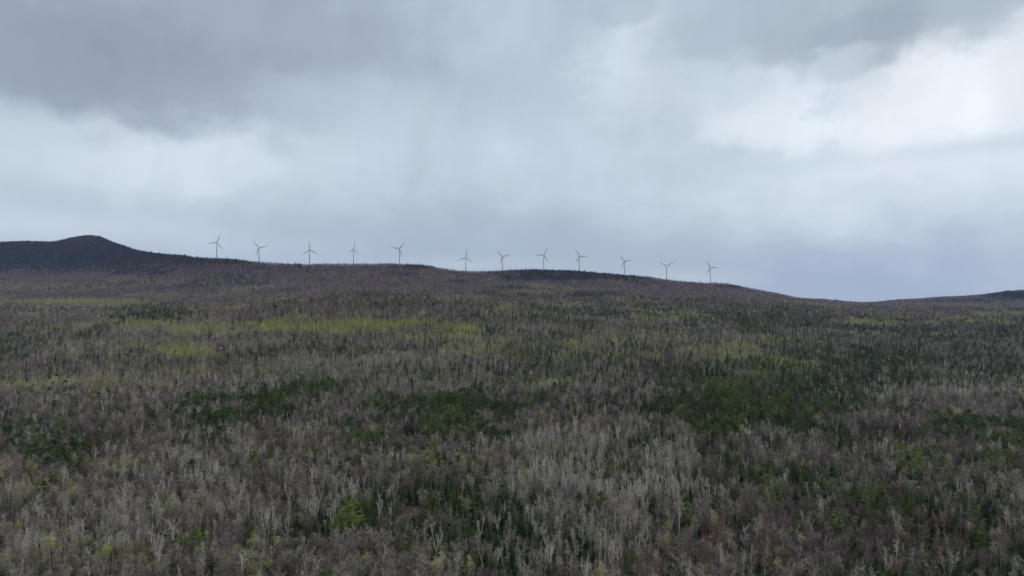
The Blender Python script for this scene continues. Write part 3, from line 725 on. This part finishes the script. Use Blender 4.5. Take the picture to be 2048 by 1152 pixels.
for i, (px, py, ph, yaw, yd) in enumerate(TURB):
    x = (px - 1024) / F * yd; hz = CZ + yd * (HY - py) / F
    gz = float(ground_z(x, yd))
    if proto_t is None:
        root = link('wind_turbine', None)
        kids = [link('tower', TM['tower'], root), link('nacelle', TM['nacelle'], root), link('rotor_hub', TM['rotor_hub'], root)] + [link('blade', TM['blade'], root) for _ in range(3)]
        proto_t = (root, kids)
    else:
        root = proto_t[0].copy(); COL.objects.link(root); kids = []
        for c in proto_t[1]:
            q = c.copy(); COL.objects.link(q); q.parent = root; kids.append(q)
    hh = hz - gz            # height of the hub above the ground
    root.location = (x, yd, gz); root.rotation_euler = (0, 0, R(yaw) - math.atan2(x, yd))
    kids[0].location = (0, 0, 0); kids[0].scale = (1, 1, (hh - 1.8) / (TWH - 12))
    for c in kids[1:]: c.location = (0, 0, hh)
    for q in range(3): kids[3 + q].rotation_euler = (0, R(ph + 120 * q), 0)
    print('turbine', i, 'hub height', round(hh, 1))
    tag(root, f'{ORD[i]} wind turbine from the left, {TL[i]}', 'wind turbine', 'wind turbines along the ridge')

# ------------------------------------------------------------------ small structures
def box(g, a, b, m=0):
    (x0, y0, z0), (x1, y1, z1) = a, b
    v = [(x0, y0, z0), (x1, y0, z0), (x1, y1, z0), (x0, y1, z0), (x0, y0, z1), (x1, y0, z1), (x1, y1, z1), (x0, y1, z1)]
    n0 = len(g.v); g.v += v
    for q in ((0, 3, 2, 1), (4, 5, 6, 7), (0, 1, 5, 4), (1, 2, 6, 5), (2, 3, 7, 6), (3, 0, 4, 7)):
        g.f += [(n0 + q[0], n0 + q[1], n0 + q[2]), (n0 + q[0], n0 + q[2], n0 + q[3])]; g.m += [m, m]

def shed(name, loc, rz, w, d, h, rh, wall, roof, label, cat):
    root = link(name, None); root.location = loc; root.rotation_euler = (0, 0, rz)
    g = G(); box(g, (-w / 2, -d / 2, -.5), (w / 2, d / 2, h))
    for s in (-1, 1):
        n0 = len(g.v); g.v += [(s * w / 2, -d / 2, h), (s * w / 2, d / 2, h), (s * w / 2, 0, h + rh)]; g.f.append((n0, n0 + 1, n0 + 2)); g.m.append(0)
    v, f, m = g.arr(); link('wall', mesh_np(name + '_wall', v, f, [wall]), root)
    g = G(); e = .5; t = .16
    for s in (-1, 1):
        y1 = s * (d / 2 + e); z1 = h - rh * e / (d / 2); n0 = len(g.v)
        g.v += [(-w / 2 - e, 0, h + rh + .02), (w / 2 + e, 0, h + rh + .02), (w / 2 + e, y1, z1 + .02), (-w / 2 - e, y1, z1 + .02)]
        g.v += [(a, b, c + t) for a, b, c in g.v[n0:n0 + 4]]
        for q in ((0, 1, 2, 3), (4, 5, 6, 7), (0, 1, 5, 4), (1, 2, 6, 5), (2, 3, 7, 6), (3, 0, 4, 7)):
            g.f += [(n0 + q[0], n0 + q[1], n0 + q[2]), (n0 + q[0], n0 + q[2], n0 + q[3])]; g.m += [0, 0]
    v, f, m = g.arr(); link('roof', mesh_np(name + '_roof', v, f, [roof]), root)
    g = G(); box(g, (-w * .12, -d / 2 - .06, -.3), (w * .14, -d / 2 - .005, h * .8)); v, f, m = g.arr()
    link('door', mesh_np(name + '_door', v, f, [M['dark_wood']]), root)
    tag(root, label, cat)
M['dark_wood'] = plain_mat('dark_boards', (.10, .08, .065), .8, .2, 3)
M['pale_wall'] = plain_mat('pale_siding', (.24, .235, .22), .7, .1, 1)
M['pale_roof'] = plain_mat('pale_metal_roof', (.25, .25, .24), .5, .08, 1)
shed('shed', SHED, .12, 3.2, 3.0, 2.3, 1.0, M['pale_wall'], M['pale_roof'], 'tiny pale roofed shed in the yellow-green trees below the first turbine', 'shed')

def gravel():
    cx, cy, _ = GRAVEL
    r = np.linspace(0, 1, 9); a = np.linspace(0, 2 * pi, 37)[:-1]
    V = []; 
    for ri in r:
        for t in a:
            k = 1 + .22 * math.sin(3 * t + 1) + .12 * math.sin(7 * t)
            x = cx + ri * 2.6 * k * math.cos(t); y = cy - 8 + ri * 9 * k * math.sin(t); x += (y - cy) * cx / cy
            V.append((x, y, float(ground_z(x, y)) + .12))
    T = []
    for i in range(8):
        for j in range(36):
            p = i * 36 + j; q = i * 36 + (j + 1) % 36; T += [(p, q, q + 36), (p, q + 36, p + 36)]
    o = link('gravel_path', mesh_np('gravel_path', V, T, [plain_mat('pale_gravel', (.085, .078, .07), .9, .2, .5)]))
    tag(o, 'pale patch of bare gravel track in the middle of the forest', 'path', kind='structure')
gravel()

def lattice_mast():
    px, yd = 1457.5, 4225.0; x = (px - 1024) / F * yd; z = float(ground_z(x, yd)); H = CZ + yd * (HY - 563.5) / F - z
    root = link('lattice_mast', None); root.location = (x, yd, z)
    g = G(); nseg = 7; w = lambda u: 2.0 * (1 - u) + .8 * u
    cor = [(-1, -1), (1, -1), (1, 1), (-1, 1)]
    for c in cor: g.tube([(c[0] * w(0), c[1] * w(0), -1), (c[0] * w(1), c[1] * w(1), H)], [.22, .16], 4)
    v, f, m = g.arr(); link('frame', mesh_np('mast_frame', v, f, [M['paint']]), root)
    g = G()
    for s in range(nseg):
        u0, u1 = s / nseg, (s + 1) / nseg
        for a, b in zip(cor, cor[1:] + cor[:1]):
            g.tube([(a[0] * w(u0), a[1] * w(u0), H * u0), (b[0] * w(u1), b[1] * w(u1), H * u1)], [.1, .1], 3)
            g.tube([(b[0] * w(u0), b[1] * w(u0), H * u0), (a[0] * w(u1), a[1] * w(u1), H * u1)], [.1, .1], 3)
    v, f, m = g.arr(); link('bracing', mesh_np('mast_bracing', v, f, [M['paint']]), root)
    g = G(); box(g, (-1.1, -1.1, H), (1.1, 1.1, H + .5)); v, f, m = g.arr(); link('top_platform', mesh_np('mast_top', v, f, [M['paint']]), root)
    tag(root, 'short grey lattice mast poking above trees right of the last turbine', 'mast')
lattice_mast()

# ------------------------------------------------------------------ air
HAZE = 3.1e-5
def haze():
    m, nt = new_mat('air'); o = nt.nodes.new('ShaderNodeOutputMaterial'); v = nt.nodes.new('ShaderNodeVolumePrincipled')
    v.inputs['Color'].default_value = (.285, .335, .70, 1); v.inputs['Density'].default_value = HAZE; v.inputs['Anisotropy'].default_value = .2
    nt.links.new(v.outputs[0], o.inputs['Volume'])
    g = G(); box(g, (-14000, -3000, LOW - 1.0), (14000, 9300, 760.0)); vv, ff, mm = g.arr()
    ob = link('haze', mesh_np('haze', vv, ff, [m])); tag(ob, 'thin bluish haze hanging over the whole valley', 'haze', kind='stuff')
if HAZE: haze()

# ------------------------------------------------------------------ sky and light
SUN_EL, SUN_AZ = 48.0, 38.0          # behind the cloud, ahead and to the right
def world():
    w = bpy.data.worlds.new('World'); scene.world = w; w.use_nodes = True
    nt = w.node_tree; nt.nodes.clear(); N = nt.nodes; L = nt.links
    tc = N.new('ShaderNodeTexCoord'); sp = N.new('ShaderNodeSeparateXYZ'); L.new(tc.outputs['Generated'], sp.inputs[0])
    def val(a):
        return a
    def mth(op, a, b=None, c=None, clamp=False):
        q = N.new('ShaderNodeMath'); q.operation = op; q.use_clamp = clamp
        for i, v in enumerate((a, b, c)):
            if v is None: continue
            if isinstance(v, (int, float)): q.inputs[i].default_value = v
            else: L.new(v, q.inputs[i])
        return q.outputs[0]
    az = mth('ARCTAN2', sp.outputs[0], sp.outputs[1]); el = mth('ARCSINE', sp.outputs[2])
    def comb(a, b, c=0.0):
        q = N.new('ShaderNodeCombineXYZ')
        for i, v in enumerate((a, b, c)):
            if isinstance(v, (int, float)): q.inputs[i].default_value = v
            else: L.new(v, q.inputs[i])
        return q.outputs[0]
    def noise(vec, scale, detail=4, rough=.5):
        q = N.new('ShaderNodeTexNoise'); q.inputs['Scale'].default_value = scale; q.inputs['Detail'].default_value = detail; q.inputs['Roughness'].default_value = rough
        L.new(vec, q.inputs['Vector']); return q.outputs['Fac']
    flat = comb(az, mth('MULTIPLY', el, 1.7))
    n1 = mth('SUBTRACT', noise(flat, 3.2, 5, .55), .5); n2 = mth('SUBTRACT', noise(comb(az, mth('MULTIPLY', el, 1.7), 4.0), 3.6, 5, .55), .5)
    n3 = mth('SUBTRACT', noise(comb(az, mth('MULTIPLY', el, 1.4), 9.0), 11, 4, .6), .5)
    wa = mth('ADD', mth('MULTIPLY_ADD', n1, .20, az), mth('MULTIPLY', n3, .085))
    we = mth('ADD', mth('MULTIPLY_ADD', n2, .13, el), mth('MULTIPLY', n3, .075))
    # rain shafts: noise stretched downwards
    streak = mth('SUBTRACT', noise(comb(mth('MULTIPLY_ADD', el, -.16, mth('MULTIPLY_ADD', n3, .05, az)), mth('MULTIPLY', el, .32), 2.0), 17, 5, .6), .5)
    broad = mth('SUBTRACT', noise(comb(mth('MULTIPLY_ADD', el, -.1, mth('MULTIPLY_ADD', n1, .08, az)), mth('MULTIPLY', el, .38), 7.0), 7, 4, .55), .5)
    ramp = N.new('ShaderNodeValToRGB'); L.new(mth('MULTIPLY_ADD', we, 1.0, 0.1), ramp.inputs[0])
    px2 = lambda px, py: (math.atan((px - 1024) / F), math.atan((HY - py) / F * math.cos(math.atan((px - 1024) / F))))
    stops = [(606, (182, 196, 206)), (545, (177, 192, 204)), (490, (175, 191, 203)), (400, (187, 203, 213)), (300, (194, 208, 220)), (200, (187, 201, 214)), (80, (176, 189, 203)), (-60, (172, 184, 198)), (-500, (222, 229, 236)), (-1200, (264, 266, 268))]
    cr = ramp.color_ramp; 
    while len(cr.elements) < len(stops): cr.elements.new(.5)
    for e, (py, c) in zip(cr.elements, stops): e.position = min(1, math.atan((HY - py) / F) + .1); e.color = (*srgb(c), 1)
    cur = ramp.outputs[0]
    ragn = mth('SUBTRACT', noise(comb(az, mth('MULTIPLY', el, 1.8), 15.0), 6.5, 9, .62), .5)
    def blob(px, py, rx, ry, col, st, warp=1.0, edge=1.0, rag=0.0, soft=.16):
        nonlocal cur
        a0, e0 = px2(px, py)
        A = wa if warp else mth('MULTIPLY_ADD', n3, .02, az); E = we if warp else mth('MULTIPLY_ADD', n3, .02, el)
        da = mth('MULTIPLY', mth('SUBTRACT', A, a0), F / rx); de = mth('MULTIPLY', mth('SUBTRACT', E, e0), F / ry)
        d = mth('ADD', mth('MULTIPLY', da, da), mth('MULTIPLY', de, de))
        d = mth('POWER', d, edge) if edge != 1 else d
        g = mth('EXPONENT', mth('MULTIPLY', d, -.7))
        if rag:
            q = N.new('ShaderNodeMapRange'); q.interpolation_type = 'SMOOTHSTEP'; L.new(mth('MULTIPLY_ADD', ragn, rag, g), q.inputs[0]); q.inputs[1].default_value = .5 - soft; q.inputs[2].default_value = .5 + soft; g = q.outputs[0]
        g = mth('MULTIPLY', g, st, clamp=True)
        mx = N.new('ShaderNodeMix'); mx.data_type = 'RGBA'; L.new(g, mx.inputs[0]); L.new(cur, mx.inputs[6]); mx.inputs[7].default_value = (*srgb(col), 1); cur = mx.outputs[2]
    for b in SKY_BLOBS: blob(*b)
    # unseen sky behind the viewer: even grey, set for the light it throws forward
    back = N.new('ShaderNodeMapRange'); back.interpolation_type = 'SMOOTHSTEP'; L.new(sp.outputs[1], back.inputs[0]); back.inputs[1].default_value = .45; back.inputs[2].default_value = -.3; back.inputs[3].default_value = 0; back.inputs[4].default_value = 1
    mx = N.new('ShaderNodeMix'); mx.data_type = 'RGBA'; L.new(mth('MULTIPLY', back.outputs[0], .8), mx.inputs[0]); L.new(cur, mx.inputs[6]); mx.inputs[7].default_value = (.64, .67, .71, 1); cur = mx.outputs[2]
    # cloud texture
    tex = mth('ADD', mth('ADD', mth('MULTIPLY', n2, .24), mth('MULTIPLY', n3, .14)), 1.17)
    fade = N.new('ShaderNodeMapRange'); L.new(el, fade.inputs[0]); fade.inputs[1].default_value = .04; fade.inputs[2].default_value = .2
    tex = mth('ADD', tex, mth('MULTIPLY', mth('ADD', mth('MULTIPLY', streak, .21), mth('MULTIPLY', broad, .42)), fade.outputs[0]))
    mu = N.new('ShaderNodeMix'); mu.data_type = 'RGBA'; mu.blend_type = 'MULTIPLY'; mu.inputs[0].default_value = 1; L.new(cur, mu.inputs[6])
    L.new(comb(tex, tex, tex), mu.inputs[7]); cur = mu.outputs[2]
    sky = N.new('ShaderNodeTexSky'); sky.sky_type = 'NISHITA'; sky.sun_disc = False; sky.sun_elevation = R(SUN_EL); sky.sun_rotation = R(SUN_AZ)
    bg0 = N.new('ShaderNodeBackground'); L.new(sky.outputs[0], bg0.inputs[0]); bg0.inputs[1].default_value = .05
    bg1 = N.new('ShaderNodeBackground'); L.new(cur, bg1.inputs[0]); bg1.inputs[1].default_value = 1.0
    ms = N.new('ShaderNodeMixShader'); ms.inputs[0].default_value = .97; L.new(bg0.outputs[0], ms.inputs[1]); L.new(bg1.outputs[0], ms.inputs[2])
    o = N.new('ShaderNodeOutputWorld'); L.new(ms.outputs[0], o.inputs[0])
SKY_BLOBS = [
    # px, py, half width, half height, colour, strength, warp, edge, ragged edge, softness
    (320, 40, 640, 175, (155, 166, 180), .78, 1, 1.1, .6, .6), (300, 70, 430, 140, (147, 157, 171), .6, 1, 1, .7, .6), (235, 170, 150, 120, (136, 147, 163), .5, 1, 1, .7, .6), (50, 95, 200, 80, (138, 149, 162), .6, 1, 1.2, .9, .4), (640, 90, 210, 110, (149, 160, 177), .55, 1, 1.2, .9, .4),
    (380, 15, 240, 40, (160, 171, 184), .5, 1, 1), (40, 265, 150, 50, (184, 196, 208), .5, 1, 1, .7, .4), (390, 305, 240, 55, (208, 219, 229), .8, 1, 1, .7, .4), (110, 330, 180, 50, (203, 214, 224), .55, 1, 1), (720, 240, 160, 80, (190, 204, 215), .5, 1, 1, .6, .4), (560, 210, 60, 50, (175, 188, 201), .4, 1, 1, .6, .4),
    (1010, 60, 120, 120, (183, 198, 209), .6, 1, 1), (1090, 200, 60, 130, (172, 188, 199), .55, 1, 1, .6, .4), (1270, 90, 110, 80, (201, 213, 222), .75, 1, 1, .9, .3), (1240, 5, 70, 26, (166, 179, 192), .7, 1, 1, .8, .3), (1390, 190, 80, 120, (176, 191, 202), .55, 1, 1, .7, .4), (1250, 220, 60, 60, (178, 193, 204), .4, 1, 1, .7, .4),
    (1880, 210, 380, 175, (218, 226, 233), .9, 1, 1.2, .7, .55), (1720, 250, 230, 90, (222, 230, 237), .85, 1, 1.2, .9, .3), (1610, 190, 120, 70, (212, 222, 231), .6, 1, 1.2, 1.0, .3), (1930, 190, 200, 80, (232, 237, 242), .35, 1, 1.2, .9, .35),
    (1740, 20, 400, 70, (175, 187, 198), .85, 1, 1.5, .8, .35), (1700, 50, 250, 80, (165, 177, 189), .85, 1, 1.4, .8, .32), (1700, 112, 110, 52, (157, 169, 182), .8, 1, 1.3, .7, .28), (1470, 35, 130, 60, (170, 183, 196), .6, 1, 1, .9, .3),
    (1930, 340, 240, 60, (214, 224, 233), .6, 1, 1), (1990, 290, 170, 14, (194, 205, 217), .7, 0, 1), (1640, 150, 90, 30, (206, 217, 227), .5, 1, 1, .9, .3), (1500, 320, 170, 40, (182, 198, 210), .55, 1, 1, .8, .4), (1690, 190, 60, 14, (200, 211, 221), .5, 1, 1, .9, .3),
    (1010, 480, 420, 45, (166, 182, 197), .6, 1, 1), (1860, 540, 210, 55, (160, 178, 200), .85, 1, 1), (1560, 560, 160, 40, (162, 178, 199), .6, 1, 1), (2060, 520, 70, 70, (188, 204, 215), .6, 0, 1),
    (60, 455, 240, 28, (206, 217, 227), .75, 0, 1), (440, 500, 160, 26, (190, 205, 217), .6, 0, 1), (930, 530, 120, 12, (190, 202, 213), .6, 0, 1), (1390, 555, 90, 14, (194, 206, 216), .6, 0, 1), (1800, 420, 260, 60, (205, 217, 227), .5, 1, 1),
]
world()
sd = bpy.data.lights.new('sun', 'SUN'); sd.energy = 1.5; sd.angle = R(14); sd.color = (1.0, .96, .9)
so = bpy.data.objects.new('sun', sd); COL.objects.link(so)
from mathutils import Vector
dirv = Vector((math.sin(R(SUN_AZ)) * math.cos(R(SUN_EL)), math.cos(R(SUN_AZ)) * math.cos(R(SUN_EL)), math.sin(R(SUN_EL))))
so.rotation_euler = dirv.to_track_quat('Z', 'Y').to_euler()

cd = bpy.data.cameras.new('camera'); cam = bpy.data.objects.new('camera', cd); COL.objects.link(cam)
cam.location = (0, 0, CZ); cam.rotation_euler = (R(90), 0, 0)
cd.sensor_width = 36.0; cd.lens = 36.0 * F / 2048.0; cd.shift_y = (HY - 576.0) / 2048.0 * 1.0
cd.clip_start = 1.0; cd.clip_end = 60000.0
scene.camera = cam
scene.view_settings.view_transform = 'Standard'; scene.view_settings.look = 'None'; scene.view_settings.exposure = 0; scene.view_settings.gamma = 1
scene.render.engine = 'CYCLES'
scene.cycles.max_bounces = 4; scene.cycles.diffuse_bounces = 2; scene.cycles.transparent_max_bounces = 8; scene.cycles.volume_bounces = 0
scene.cycles.use_denoising = True; scene.cycles.use_adaptive_sampling = False
scene.render.use_persistent_data = False
